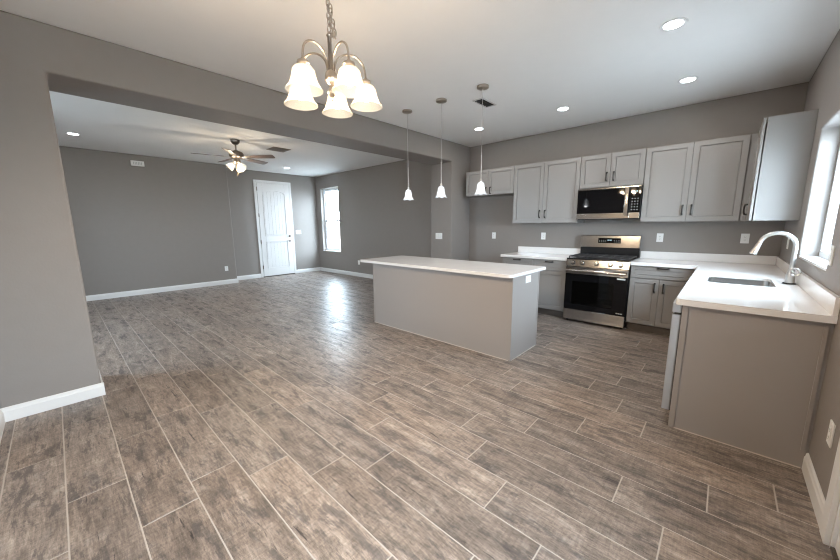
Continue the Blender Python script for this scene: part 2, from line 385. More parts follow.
# front door ---------------------------------------------------------------
def front_door():
    y0,y1,zt = 3.743,4.777,2.633; cw=.060
    cas = MB()
    X = XD+.0005
    for a,b_,c,e in ((y0,y0+cw,0.001,zt),(y1-cw,y1,0.001,zt),(y0+cw,y1-cw,zt-cw,zt)):
        cas.box(X,X+.018,a,b_,c,e,.004)
    for a,b_,c,e in ((y0+cw,y0+cw+.012,0.001,zt-cw),(y1-cw-.012,y1-cw,0.001,zt-cw),(y0+cw+.012,y1-cw-.012,zt-cw-.012,zt-cw)):
        cas.box(X,X+.012,a,b_,c,e)
    tr = struct(cas.build('trim_1','trim'))
    a,b_ = y0+cw+.016, y1-cw-.016; z0,z1 = .022, zt-cw-.016; sx=X+.002
    slab = MB(); w_=b_-a
    # stiles and rails around two sunk plank panels
    m0,m1 = a+.135, b_-.135; f = sx+.020
    lo0,lo1 = .24,.98; up0,up1,ar = 1.15,2.28,.09
    slab.box(sx,sx+.008,a,b_,z0,z1)
    slab.box(sx+.008,f,a,m0,z0,z1); slab.box(sx+.008,f,m1,b_,z0,z1)
    slab.box(sx+.008,f,m0,m1,z0,lo0); slab.box(sx+.008,f,m0,m1,lo1,up0)
    mid=(m0+m1)/2; hw=(m1-m0)/2
    def top(y): return up1+ar*(1-((y-mid)/hw)**2)**.5 if abs(y-mid)<hw else up1
    n=20; pts=[(m0+(m1-m0)*i/n) for i in range(n+1)]
    poly=[(m1,z1),(m0,z1)]+[(y,top(y) if 0<i<n else up1) for i,y in enumerate(pts)]
    slab.prism(poly,'x',sx+.008,f)
    d_ = struct(slab.build('door_1','trim',bevel=.002))
    d_['label']='tall white front door with two plank panels, the upper one arched'
    for (q0,q1,tf) in ((lo0+.02,lo1-.02,None),(up0+.02,up1-.02,top)):
        b = MB(); nn=6; g=.006; ww=(m1-m0-.04)/nn
        for i in range(nn):
            p0=m0+.02+i*ww+g/2; p1=p0+ww-g
            if tf: b.prism([(p0,q0),(p1,q0),(p1,tf(p1)-.025),((p0+p1)/2,tf((p0+p1)/2)-.025),(p0,tf(p0)-.025)],'x',sx+.0085,sx+.0125)
            else: b.box(sx+.0085,sx+.0125,p0,p1,q0,q1)
        b.build('plank_panel','trim',d_,bevel=.002)
        # moulding around the panel
        if tf: ring=[(m0,q0-.02),(m1,q0-.02)]+[(y,top(y)) for y in reversed(pts)]
        else: ring=[(m0,q0-.02),(m1,q0-.02),(m1,q1+.02),(m0,q1+.02)]
        r_=MB(); ring3=[(f+.001,y,z) for y,z in ring]; r_.tube(ring3+[ring3[0]],.007,6); r_.build('panel_moulding','trim',d_)
    for z in (.28,.98,1.70,2.40):
        MB().box(sx+.012,sx+.026,y0+cw+.004,y0+cw+.024,z-.05,z+.05,.002).build('hinge','fanmetal',d_)
    yk = b_-.065
    MB().lathe([(0,0),(.028,0),(.028,.006),(.012,.012),(.012,.03),(.02,.034),(.022,.045),(.012,.055),(0,.056)],(f+.0005,yk,1.12),20,Matrix.Rotation(PI/2,4,'Y')).build('deadbolt','fanmetal',d_,True)
    k=MB(); k.lathe([(0,0),(.03,0),(.03,.006),(.011,.01),(.011,.045),(0,.046)],(f+.0005,yk,.98),20,Matrix.Rotation(PI/2,4,'Y'))
    k.tube([(f+.04,yk,.98),(f+.045,yk-.05,.985),(f+.042,yk-.11,.978)],[.010,.009,.007],10); k.build('door_handle','fanmetal',d_,True)
    struct(MB().box(X,X+.05,y0+cw+.001,y1-cw-.001,.0005,.018).build('trim_2','threshold'))
front_door()

# windows -------------------------------------------------------------------
def living_window():
    x0,x1,z0,z1 = LW; y=YB+.095
    f=MB(); fw=.045
    for a,b_,c,e in ((x0,x0+fw,z0,z1),(x1-fw,x1,z0,z1),(x0+fw,x1-fw,z0,z0+fw),(x0+fw,x1-fw,z1-fw,z1)): f.box(a+.001*(a==x0),b_-.001*(b_==x1),y,y+.06,c+.001*(c==z0),e-.001*(e==z1))
    o=struct(f.build('window_1','vinyl',bevel=.003))
    zm=1.545
    for n_,(q0,q1,yy) in enumerate(((z0+fw+.001,zm+.03,y+.012),(zm-.03,z1-fw-.001,y+.032))):
        s_=MB(); sw=.04; a0,a1=x0+fw+.001,x1-fw-.001
        for a,b_,c,e in ((a0,a0+sw,q0,q1),(a1-sw,a1,q0,q1),(a0+sw,a1-sw,q0,q0+sw),(a0+sw,a1-sw,q1-sw,q1)): s_.box(a,b_,yy,yy+.018,c,e)
        so=s_.build('sash','vinyl',o)
        MB().box(a0+sw+.0005,a1-sw-.0005,yy+.007,yy+.011,q0+sw+.0005,q1-sw-.0005).build('pane','glass',so)
    MB().box(x0+.001,x1-.001,YB-.02,YB+.094,z0+.0005,z0+.018,.004).build('window_sill','trim',o)
living_window()
def kitchen_window():
    y0,y1,z0,z1 = KW; x=XR+.112; f=MB(); fw=.045
    for a,b_,c,e in ((y0+.001,y0+fw,z0+.0005,z1-.001),(y1-fw,y1-.001,z0+.0005,z1-.001),(y0+fw,y1-fw,z0+.0005,z0+.02+fw),(y0+fw,y1-fw,z1-fw,z1-.001)): f.box(x,x+.05,a,b_,c,e)
    o=struct(f.build('window_2','vinyl',bevel=.003)); ym=(y0+y1)/2
    MB().box(x+.004,x+.046,ym-.022,ym+.022,z0+.0205+fw,z1-fw-.0005).build('centre_rail','vinyl',o)
    for (a0,a1) in ((y0+fw+.0005,ym-.0225),(ym+.0225,y1-fw-.0005)):
        MB().box(x+.022,x+.026,a0,a1,z0+.0205+fw,z1-fw-.0005).build('pane','glass',o)
    MB().box(XR+.002,XR+.11,y0+.001,y1-.001,z0+.0005,z0+.018,.003).build('window_sill','trim',o)
kitchen_window()
def added_dining_window():  # added unseen window, sized to bring daylight onto the left pier
    y0,y1,z0,z1 = DW; x=XR+.09; f=MB(); fw=.045
    for a,b_,c,e in ((y0+.001,y0+fw,z0+.001,z1-.001),(y1-fw,y1-.001,z0+.001,z1-.001),(y0+fw,y1-fw,z0+.001,z0+fw),(y0+fw,y1-fw,z1-fw,z1-.001)): f.box(x,x+.05,a,b_,c,e)
    o=struct(f.build('added_window_3','vinyl'))
    MB().box(x+.02,x+.025,y0+fw+.001,y1-fw-.001,z0+fw+.001,z1-fw-.001).build('pane','glass',o)
added_dining_window()
def added_living_window():  # added out of view to brighten the living room back wall
    x0,x1,z0,z1=NW; y=YLN-.09; f=MB(); fw=.05
    for a,b_,c,e in ((x0+.001,x0+fw,z0+.001,z1-.001),(x1-fw,x1-.001,z0+.001,z1-.001),(x0+fw,x1-fw,z0+.001,z0+fw),(x0+fw,x1-fw,z1-fw,z1-.001)): f.box(a,b_,y-.04,y,c,e)
    o=struct(f.build('added_window_4','vinyl'))
    MB().box(x0+fw+.001,x1-fw-.001,y-.022,y-.018,z0+fw+.001,z1-fw-.001).build('pane','glass',o)
added_living_window()
def side_door():
    y0,y1,z0,z1 = PD; c=MB(); cw=.085
    for a,b_,cc,e in ((y1-.012,y1+cw-.012,.001,z1+cw),(y0-cw+.012,y0+.012,.001,z1+cw),(y0+.012,y1-.012,z1-.012,z1+cw)):
        c.box(XR-.019,XR-.0005,a,b_,cc,e,.004)
    for a,b_,cc,e in ((y1-.022,y1-.0005,.001,z1-.001),(y0+.0005,y0+.022,.001,z1-.001)): c.box(XR-.0005,XR+.15,a,b_,cc,e)
    c.box(XR-.0005,XR+.15,y0+.022,y1-.022,z1-.022,z1-.0005)
    struct(c.build('trim_3','trim'))
    xs=XR+.012; a0,a1=y0+.026,y1-.026; b=MB()
    b.box(xs+.008,xs+.04,a0,a1,.014,z1-.026)
    zs=(.014,.22,.92,1.06,z1-.16,z1-.026)
    for p,q,cc,e in ((a0,a0+.12,zs[0],zs[5]),(a1-.12,a1,zs[0],zs[5]),(a0+.12,a1-.12,zs[0],zs[1]),(a0+.12,a1-.12,zs[2],zs[3]),(a0+.12,a1-.12,zs[4],zs[5])): b.box(xs,xs+.008,p,q,cc,e)
    so=struct(b.build('door_2','trim'))
    for z in (.30,1.05,1.85): MB().box(xs-.012,xs-.0005,a1-.004,a1+.022,z-.05,z+.05,.002).build('hinge','nickel',so)
    k=MB(); k.lathe([(0,0),(.028,0),(.028,.006),(.010,.010),(.010,.03),(.024,.036),(.026,.05),(.016,.06),(0,.061)],(xs-.0005,a0+.065,.96),20,Matrix.Rotation(-PI/2,4,'Y')); k.build('door_knob','nickel',so,True)
    struct(MB().box(XR,XR+.15,y0+.023,y1-.023,.0005,.012).build('trim_4','threshold'))
side_door()

# outdoors -------------------------------------------------------------------
M['dirt']=bumpy(mat('pale_concrete_ground',(.36,.36,.355),.9),3,.3,.02,colvar=.15)
def block_mat():
    m=mat('block_fence',(.5,.45,.4),.9); tc=N(m,'ShaderNodeTexCoord'); mp=N(m,'ShaderNodeMapping'); mp.inputs['Rotation'].default_value=(PI/2,0,0); L(m,tc.outputs['Object'],mp.inputs[0])
    br=N(m,'ShaderNodeTexBrick'); br.inputs['Scale'].default_value=2.5; br.inputs['Color1'].default_value=(.30,.22,.18,1); br.inputs['Color2'].default_value=(.36,.27,.22,1); br.inputs['Mortar'].default_value=(.22,.19,.17,1); br.inputs['Mortar Size'].default_value=.012
    L(m,mp.outputs[0],br.inputs['Vector']); L(m,br.outputs[0],P(m).inputs['Base Color']); return m
M['block']=block_mat()
M['bark']=bumpy(mat('bark',(.12,.09,.07),.9),20,.5,.01); M['leaf']=bumpy(mat('leaf',(.07,.11,.045),.6),12,.1,colvar=.4)
struct(MB().box(-40,30,-30,40,-.35,-.13).build('ground','dirt'))
tag(MB().box(-16,-2,10.0,10.2,-.129,1.55).build('block_fence','block'),'brown block garden wall seen through the lower half of the tall living room window','fence')
tr=thing('garden_tree',(-12.6,12.0,-.13),'leafy green tree seen through the upper half of the living room window','tree')
b=MB(); b.tube([(-12.6,12,-.125),(-12.55,12,1.2),(-12.7,12.1,2.4),(-12.5,12,3.4)],[.14,.11,.08,.03],10)
for a in range(6):
    an=a*1.05; b.tube([(-12.6,12,1.5+.25*a),(-12.6+.6*math.cos(an),12+.6*math.sin(an),2.2+.25*a),(-12.6+1.1*math.cos(an),12+1.1*math.sin(an),2.7+.25*a)],[.05,.03,.012],6)
b.build('trunk','bark',tr,True)
b=MB(); rg=random.Random(3)
for i in range(1500):
    while True:
        p=Vector((rg.uniform(-1,1),rg.uniform(-1,1),rg.uniform(-1,1)))
        if .35<p.length<1: break
    c=Vector((-12.6+p.x*1.7,12+p.y*1.5,2.9+p.z*1.5)); s_=rg.uniform(.05,.11)
    a=Vector((rg.uniform(-1,1),rg.uniform(-1,1),rg.uniform(-1,1))).normalized(); q=a.orthogonal().normalized()
    vs=[b.bm.verts.new(c+a*s_),b.bm.verts.new(c+q*s_*.4+a*.2*s_),b.bm.verts.new(c-a*s_),b.bm.verts.new(c-q*s_*.4)]; b.bm.faces.new(vs)
b.build('foliage','leaf',tr)

# ------------------------------------------------------------------ cabinetry
def shaker(b, a0,a1,z0,z1, t=.02, fr=.057, rec=.013):
    """local: face towards -y at y=-t, back at y=0"""
    bm=bmesh.new()
    def q(x,y,z): return bm.verts.new((x,y,z))
    def loop(i,y): return [q(a0+i,y,z0+i),q(a1-i,y,z0+i),q(a1-i,y,z1-i),q(a0+i,y,z1-i)]
    e=.0025
    R=[loop(0,0),loop(0,-t+e),loop(e,-t),loop(fr,-t),loop(fr+.001,-t+.002),loop(fr+.002,-t+rec+.003),loop(fr+.006,-t+rec+.003),loop(fr+.007,-t+rec-.003)]
    for A,B in zip(R,R[1:]):
        for k in range(4): bm.faces.new((A[k],A[(k+1)%4],B[(k+1)%4],B[k]))
    bm.faces.new(R[0]); bm.faces.new(R[-1])
    return bm
def pull(b, cx, cz, y, vertical, ln=.108):
    """footed bar pull in front of plane y, towards -y"""
    h=ln/2
    prof=[(-h,-.0005),(-h,-.012),(-h*.9,-.022),(-h*.6,-.027),(0,-.030),(h*.6,-.027),(h*.9,-.022),(h,-.012),(h,-.0005)]
    rad=[.010,.0095,.0095,.0072,.0066,.0072,.0095,.0095,.010]
    pts=[((cx,y+p[1],cz+p[0]) if vertical else (cx+p[0],y+p[1],cz)) for p in prof]
    b.tube(pts,rad,8); 
    for s_ in (-1,1):
        c=(cx,y-.003,cz+s_*h) if vertical else (cx+s_*h,y-.003,cz)
        b.box(c[0]-.009,c[0]+.009,y-.005,y-.0003,c[2]-.011,c[2]+.011,.002)
def front(root, kind, a0,a1,z0,z1, yface, handle=None, mtx=None, t=.02, material='cab', fr=.057):
    """door or drawer on the plane yface (carcass front), handle=(cx,cz,vertical) ; mtx maps local -> world"""
    bm=shaker(None,a0,a1,z0,z1,t,fr); b=MB(); T_=Matrix.Translation((0,yface-.001,0)); MT=(mtx@T_) if mtx else T_
    b.merge(bm,MT); dobj=b.build(kind,material,root)
    if handle:
        h=MB(); pull(h,handle[0],handle[1],-t,handle[2]); h2=MB(); 
        h.bm.transform(MT); h.build('handle','bronze',dobj,True)
    return dobj
YU=YB-.325; g=.0025
def wall_cabinet(x0,x1,z0,z1,mid,label,hz):
    root=thing('wall_cabinet',((x0+x1)/2,YB-.15,z0),label,'cabinet','grey wall cabinets along the back wall')
    MB().box(x0+.0015,x1-.0015,YU+.0215,YB-.001,z0,z1).build('body','cab',root,bevel=.001)
    front(root,'door',x0+g,mid-.0015,z0+.003,z1-.003,YU+.021,(mid-.043,hz,True))
    front(root,'door',mid+.0015,x1-g,z0+.003,z1-.003,YU+.021,(mid+.043,hz,True))
    return root
wall_cabinet(-3.652,-2.6935,1.915,UT,-3.178,'short grey two-door wall cabinet at the far left, over the empty refrigerator space',1.99)
wall_cabinet(-2.6913,-1.6534,UB,UT,-2.187,'tall grey two-door wall cabinet left of the microwave',1.558)
wall_cabinet(-1.6510,-.8655,1.900,UT,-1.262,'short grey two-door wall cabinet directly above the microwave',2.04)
wall_cabinet(-.8634,.0905,UB,UT,-.390,'tall grey two-door wall cabinet right of the microwave',1.558)
# corner cabinet on the right wall
root=thing('wall_cabinet',(.32,5.0,UB),'grey corner wall cabinet with a wide flat side panel, next to the window','cabinet')
MB().box(.1735,XR-.001,4.567,YU+.018,UB,UT+.004,0).box(.30,XR-.001,YU+.0185,YB-.001,UB,UT+.004).build('body','cab',root,bevel=.001)
MB().box(.0925,.2995,YU+.02,YU+.038,UB,UT-.003).build('filler','cab',root,bevel=.001)
RX=Matrix.Translation((.1655,0,0))@Matrix.Rotation(-PI/2,4,'Z')     # local x -> world -y, local -y -> world -x
front(root,'door',-(YU-.03),-(4.567+.003),UB+.003,UT,0,(-(YU-.08),1.54,True),RX)

def base_cabinet(x0,x1,label,drawers,mid,doors=True,hd=.045):
    root=thing('base_cabinet',((x0+x1)/2,YB-.3,0.0005),label,'cabinet','grey base cabinets on the back wall')
    yf=YB-.61+.02
    MB().box(x0,x1,yf,YB-.0015,.105,CT-.0405).build('body','cab',root,bevel=.001)
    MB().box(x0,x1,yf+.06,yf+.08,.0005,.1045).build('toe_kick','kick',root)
    for (a,b_) in drawers: front(root,'drawer',a+g,b_-g,.715,.862,yf,((a+b_)/2,.848 if len(drawers)==1 else .842,False),fr=.04)
    front(root,'door',x0+g,mid-.0015,.115,.707,yf,(mid-hd,.60,True))
    front(root,'door',mid+.0015,x1-g,.115,.707,yf,(mid+hd,.60,True))
    return root
base_cabinet(-2.70,-1.660,'grey base cabinet left of the range, two drawers over two doors',[(-2.70,-2.187),(-2.187,-1.660)],-2.187)
base_cabinet(-.866,-.182,'grey base cabinet right of the range, one wide drawer over two doors',[(-.866,-.182)],-.548)

# run of cabinets under the sink along the right wall
root=thing('sink_cabinet',(.16,4.2,.0005),'grey peninsula cabinet run under the sink with a plain end panel','cabinet')
PX,PY=-.160,2.737
MB().box(PX+.0,XR-.0015,PY,PY+.018,.0005,CT-.0405).build('end_panel','island',root)
MB().box(PX+.02,XR-.0015,PY+.64,3.58,.105,CT-.0405).box(PX+.02,XR-.0015,3.58,4.30,.105,.60).box(PX+.02,XR-.0015,4.30,YB-.0015,.105,CT-.0405).box(PX+.02,PX+.04,3.58,4.30,.60,CT-.0405).build('body','cab',root)
MB().box(PX-.002,PX+.030,PY-.008,PY-.0002,.001,CT-.041,.002).build('corner_moulding','island',root); MB().box(XR-.034,XR-.0165,PY-.008,PY-.0002,.112,CT-.041,.002).build('corner_moulding','island',root)
MB().box(PX,XR-.02,PY-.005,PY-.0002,.0005,.006).build('floor_bead','caulk',root)
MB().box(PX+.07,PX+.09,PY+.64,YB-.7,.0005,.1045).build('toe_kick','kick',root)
RXB=Matrix.Translation((PX+.02,0,0))@Matrix.Rotation(-PI/2,4,'Z')
front(root,'door',-(3.93),-(3.385),.115,.862,0,(-3.88,.70,True),RXB); front(root,'door',-(4.48),-(3.935),.115,.862,0,(-3.985,.70,True),RXB)

# dishwasher
root=thing('dishwasher',(.1,3.08,.0005),'pale steel dishwasher edge-on under the peninsula counter, beside the end panel','dishwasher')
MB().box(PX+.025,XR-.03,2.768,3.368,.09,CT-.045).build('body','blackenamel',root)
MB().box(PX-.055,PX-.008,2.772,3.366,.10,.792,.006).build('door','dw_steel',root,bevel=0)
MB().box(PX-.0075,PX+.0245,2.775,3.363,.10,.87).build('gasket','slot',root)
MB().box(PX-.058,PX-.008,2.772,3.366,.806,.872,.006).build('control_strip','dw_steel',root)
MB().box(PX-.045,PX-.008,2.776,3.362,.7925,.8055).build('pocket_handle','slot',root)
MB().box(PX+.03,PX+.05,2.776,3.362,.001,.0895).build('toe_kick','kick',root)

# counters --------------------------------------------------------------------
def rounded(poly, rads, n=6):
    out=[]
    m_=len(poly)
    for i,p in enumerate(poly):
        rr=rads[i]
        if not rr: out.append(p); continue
        P0=Vector(poly[i-1]); P1=Vector(p); P2=Vector(poly[(i+1)%m_])
        a=(P0-P1).normalized(); b_=(P2-P1).normalized(); c=P1+(a+b_)*rr
        v0=P1+a*rr-c; v1=P1+b_*rr-c
        for k in range(n+1):
            t_=k/n*PI/2; v=v0*math.cos(t_)+v1*math.sin(t_); out.append(tuple(c+v))
    return out
def slab(poly, z0, z1, hole=None):
    bm=bmesh.new(); 
    if not hole:
        b=MB(); b.prism(poly,'z',z0,z1); return b
    o_=[bm.verts.new((x,y,z1)) for x,y in poly]; h_=[bm.verts.new((x,y,z1)) for x,y in hole]
    es=[bm.edges.new((o_[i],o_[(i+1)%len(o_)])) for i in range(len(o_))]+[bm.edges.new((h_[i],h_[(i+1)%len(h_)])) for i in range(len(h_))]
    bmesh.ops.triangle_fill(bm,use_beauty=True,use_dissolve=False,edges=es)
    top=list(bm.faces); r_=bmesh.ops.extrude_face_region(bm,geom=top)
    for v in r_['geom']:
        if isinstance(v,bmesh.types.BMVert): v.co.z=z0
    b=MB(); b.merge(bm); return b
ZT0=CT-.04; PJ,PE=-.199,2.700; CF=YB-.648
SK=(-.080,.325,3.640,4.165)
hole=rounded([(SK[0],SK[2]),(SK[1],SK[2]),(SK[1],SK[3]),(SK[0],SK[3])],[.05]*4)
outline=rounded([(PJ,PE),(XR-.001,PE),(XR-.001,YB-.001),(-.8675,YB-.001),(-.8675,CF),(PJ,CF)],[.03,0,0,0,0,.0])
top_=slab(outline,CT-.020,CT,hole)
apron=[outline[i] for i in range(len(outline))]
def inset_strip(p,q,w_,nx,ny): top_.prism([p,q,(q[0]+nx*w_,q[1]+ny*w_),(p[0]+nx*w_,p[1]+ny*w_)],'z',ZT0,CT-.0202)
inset_strip((PJ+.028,PE),(XR-.001,PE),.05,0,1); inset_strip((PJ,PE+.028),(PJ,CF),.05,1,0); inset_strip((-.8675,CF),(PJ+.05,CF),.05,0,1)
top_.prism([(PJ,PE+.028)]+outline[:7][::-1][0:0]+[(PJ+.004,PE+.014),(PJ+.014,PE+.004),(PJ+.028,PE),(PJ+.05,PE+.05)],'z',ZT0,CT-.0202)
ct=tag(top_.build('countertop','quartz',bevel=0),'white quartz L-shaped countertop with the sink cut-out, right of the range','countertop')
tag(slab([(-2.7197,CF),(-1.6595,CF),(-1.6595,YB-.001),(-2.7197,YB-.001)],ZT0,CT).build('countertop','quartz',bevel=.004),'short white quartz countertop left of the range','countertop')
tag(MB().box(-2.7197,-1.6595,YB-.021,YB-.001,CT+.0005,CT+.10,.003).build('backsplash_strip','quartz'),'low white quartz backsplash strip left of the range','backsplash')
tag(MB().box(-.8675,XR-.0225,YB-.021,YB-.001,CT+.0005,CT+.10,.003).build('backsplash_strip','quartz'),'low white quartz backsplash strip on the back wall right of the range','backsplash')
tag(MB().box(XR-.0215,XR-.001,PE,YB-.001,CT+.0005,CT+.10,.003).build('backsplash_strip','quartz'),'low white quartz backsplash strip on the right wall below the window','backsplash')

# sink
root=thing('kitchen_sink',((SK[0]+SK[1])/2,(SK[2]+SK[3])/2,.70),'undermounted stainless steel sink set in the white peninsula counter','sink')
def rr(o_,r_): return rounded([(SK[0]-o_,SK[2]-o_),(SK[1]+o_,SK[2]-o_),(SK[1]+o_,SK[3]+o_),(SK[0]-o_,SK[3]+o_)],[r_]*4)
b=MB(); rings=[]
for (o_,r_,z) in ((.02,.06,CT-.021),(-.002,.052,CT-.021),(-.004,.052,.75),(-.03,.05,.712),(-.06,.04,.706)):
    rings.append([b.bm.verts.new((x,y,z)) for x,y in rr(o_,r_)])
for A,B in zip(rings,rings[1:]):
    for k in range(len(A)): b.bm.faces.new((A[k],A[(k+1)%len(A)],B[(k+1)%len(A)],B[k]))
b.bm.faces.new(rings[-1]); b.build('basin','basin',root,True)
MB().lathe([(0,0),(.042,0),(.045,.003),(.038,.003),(.02,.001),(0,.001)],((SK[0]+SK[1])/2,(SK[2]+SK[3])/2,.7065),24).build('drain','chrome',root,True)

# faucet
fx,fy=.412,3.915
root=thing('kitchen_faucet',(fx,fy,CT+.0005),'brushed nickel gooseneck faucet with pull-down spray head behind the sink','faucet')
MB().lathe([(0,0),(.040,0),(.040,.006),(.034,.010),(0,.010)],(fx,fy,CT+.0005),28).build('base_plate','blackenamel',root,True)
MB().lathe([(0,0),(.029,0),(.030,.01),(.026,.03),(.028,.06),(.024,.085),(.016,.105),(.0145,.12),(0,.12)],(fx,fy,CT+.011),24).build('body','chrome',root,True)
pts=[(fx,fy,CT+.125),(fx,fy,1.19)]+[(x,fy,z) for x,z in arc(fx-.102,1.213,.102,0,167,16)]
MB().tube(pts,.0152,14).build('gooseneck','chrome',root,True)
e0=Vector(pts[-1]); dr=(Vector(pts[-1])-Vector(pts[-2])).normalized(); 
MB().tube([e0+dr*.002,e0+dr*.02,e0+dr*.06,e0+dr*.095,e0+dr*.10],[.016,.0165,.021,.025,.021],16).build('spray_head','chrome',root,True)
b=MB(); b.tube([(fx+.01,fy-.02,1.005),(fx+.012,fy-.045,1.010)],.010,12)
ringc=Vector((fx+.014,fy-.062,1.018)); b.tube([ringc+Vector((.026*math.cos(t_),-.006*math.cos(t_),.028*math.sin(t_))) for t_ in [2*PI*i/20 for i in range(21)]],.0045,8); b.build('loop_handle','chrome',root,True)

# island
IX0,IX1,IY0,IY1=-3.685,-1.5196,3.0257,3.6595
root=thing('kitchen_island',((IX0+IX1)/2,(IY0+IY1)/2,.0005),'grey panelled kitchen island base standing under the pendant lights','kitchen island')
MB().box(IX0,IX1,IY0,IY1,.0005,CT-.0345).build('body','island',root,bevel=.001)
for a,b_,c,e in ((IX1-.020,IX1+.004,IY0-.004,IY0+.020),(IX0-.004,IX0+.02,IY0-.004,IY0+.02),(IX1-.02,IX1+.004,IY1-.02,IY1+.004)):
    MB().box(a,b_,c,e,.001,CT-.035,.002).build('corner_moulding','island',root)
MB().box(IX0,IX1-.02,IY0-.006,IY0-.0002,.0005,.007).build('floor_bead','caulk',root); MB().box(IX1+.0002,IX1+.006,IY0+.02,IY1-.02,.0005,.007).build('floor_bead','caulk',root)
poly=rounded([(-3.900,2.952),(-1.500,2.952),(-1.500,3.815),(-3.900,3.815)],[.03,.055,.03,.03])
tag(slab(poly,CT-.034,CT).build('island_countertop','quartz',bevel=.005),'long white quartz island countertop with rounded corners under the pendants','countertop')

# ------------------------------------------------------------------ range
RX0,RX1=-1.655,-.872; RC=(RX0+RX1)/2; RF=4.952
root=thing('gas_range',(RC,5.25,.0005),'stainless steel gas range with black oven window between the base cabinets','stove')
b=MB(); b.box(RX0,RX1,RF,5.555,.03,.19).box(RX0,RX1,5.45,5.555,.19,.80).box(RX0,RX0+.05,RF,5.45,.19,.80).box(RX1-.05,RX1,RF,5.45,.19,.80).box(RX0,RX1,RF,5.555,.80,.905)
b.build('body','blackenamel',root)
MB().box(RX0+.051,RX1-.051,5.42,5.449,.19,.80).box(RX0+.051,RX1-.051,4.96,5.42,.191,.20).build('oven_cavity','cavity',root)
for z in (.38,.56):
    b=MB()
    for k in range(13): b.tube([(RX0+.06+k*(RX1-RX0-.12)/12,4.965,z),(RX0+.06+k*(RX1-RX0-.12)/12,5.41,z)],.003,6)
    b.tube([(RX0+.053,4.965,z),(RX1-.053,4.965,z)],.004,6).tube([(RX0+.053,5.41,z),(RX1-.053,5.41,z)],.004,6); b.build('oven_rack','steel',root)
dr_=MB().sheet('y',RF-.038,RF-.001,(RX0+.003,RX1-.003,.192,.705),[(RX0+.10,RX1-.16,.27,.60)]).build('oven_door','blackglass',root,bevel=.003)
MB().box(RX0+.101,RX1-.161,RF-.034,RF-.028,.271,.599).build('oven_window','ovenglass',dr_)
MB().box(RX0+.003,RX1-.003,RF-.038,RF-.001,.7055,.803,.004).build('door_top_trim','steel',dr_)
b=MB(); b.tube([(RX0+.02,RF-.085,.752),(RX1-.02,RF-.085,.752)],.017,14,flat=1.15)
for x in (RX0+.045,RX1-.045): b.tube([(x,RF-.038,.752),(x,RF-.085,.752)],.014,10)
b.build('oven_handle','steel',dr_,True)
b=MB()
lb=MB().box(RX1-.125,RX1-.03,RF-.0395,RF-.0385,.672,.690); lb.build('rating_label','white_print',dr_)
b=MB()
for k,wd in enumerate((.010,.008,.010,.006,.009,.009)): b.box(RX1-.105+k*.013,RX1-.105+k*.013+wd,RF-.0392,RF-.0385,.213,.225)
b.build('maker_mark','white_print',dr_)
MB().box(RX0+.003,RX1-.003,RF-.036,RF-.001,.035,.188,.005).build('storage_drawer','steel',root)
# slanted control panel
b=MB(); b.prism([(RF-.001,.81),(RF-.040,.812),(RF-.022,.905),(RF-.001,.905)],'x',RX0,RX1); b.build('control_panel','steel',root)
tilt=Matrix.Rotation(math.radians(90-11),4,'X')
for x in (-1.563,-1.440,-1.262,-1.090,-.967):
    k=MB(); k.lathe([(.024,0),(.031,0),(.031,.004),(.024,.004)],(x,RF-.0325,.862),24,tilt,close=True); k.build('knob_shadow_ring','slot',root)  # dark ring stands in for the shadow around the knob
    k=MB(); k.lathe([(0,0),(.0235,0),(.0235,.006),(.022,.026),(.019,.032),(0,.033)],(x,RF-.0325,.862),24,tilt); ko=k.build('control_knob','steel',root,True)
    MB().box(x-.003,x+.003,RF-.069,RF-.0635,.846,.882,.001).build('knob_grip','steel',ko)
MB().box(RX0-.002,RX1+.002,RF-.020,5.51,.9055,.922,.004).build('cooktop','blackenamel',root)
for (x0_,x1_) in ((RX0+.02,RX0+.25),(RX0+.262,RX1-.262),(RX1-.25,RX1-.02)):
    b=MB(); z=.945; y0_,y1_=RF+.02,5.46
    for x in (x0_,(x0_+x1_)/2,x1_): b.box(x-.005,x+.005,y0_,y1_,z-.008,z+.006,.002)
    for y in (y0_+.005,y0_+.13,(y0_+y1_)/2,y1_-.13,y1_-.005): b.box(x0_,x1_,y-.005,y+.005,z-.007,z+.005,.002)
    for x in (x0_,x1_):
        for y in (y0_+.01,y1_-.01): b.box(x-.006,x+.006,y-.006,y+.006,.9225,z)
    b.build('burner_grate','iron',root)
for (x,y,R) in ((RX0+.135,5.08,.045),(RX0+.135,5.34,.038),(RC,5.21,.05),(RX1-.135,5.08,.045),(RX1-.135,5.34,.035)):
    MB().lathe([(0,0),(R*1.2,0),(R*1.15,.006),(R*.8,.008),(R*.8,.013),(R*.7,.016),(0,.016)],(x,y,.9225),24).build('burner_cap','iron',root,True)
MB().box(RX0+.002,RX1-.002,5.512,5.555,.906,1.052).build('riser','blackenamel',root)
b=MB(); b.prism([(5.555,1.0525),(5.485,1.0525),(5.500,1.222),(5.515,1.232),(5.555,1.232)],'x',RX0,RX1); bg=b.build('backguard','steel',root,bevel=.003)
def on_guard(z): return 5.485+(z-1.0525)*(.015/.1695)
b=MB(); b.prism([(on_guard(1.115)-.001,1.115),(on_guard(1.115)-.004,1.115),(on_guard(1.19)-.004,1.19),(on_guard(1.19)-.001,1.19)],'x',-1.405,-1.110); b.build('clock_display','blackglass',bg)
b=MB()
for k,x in enumerate((-1.275,-1.262,-1.246,-1.233)): b.box(x-.004,x+.004,on_guard(1.16)-.0055,on_guard(1.16)-.0045,1.152,1.166)
b.build('clock_digits','display',bg)
b=MB()
for x in (-1.385,-1.36,-1.335,-1.31,-1.19,-1.165,-1.14,-1.12):
    for z in (1.135,1.155): b.box(x-.004,x+.004,on_guard(z)-.0055,on_guard(z)-.0045,z-.002,z+.002)
b.build('button_marks','slotgrey',bg)
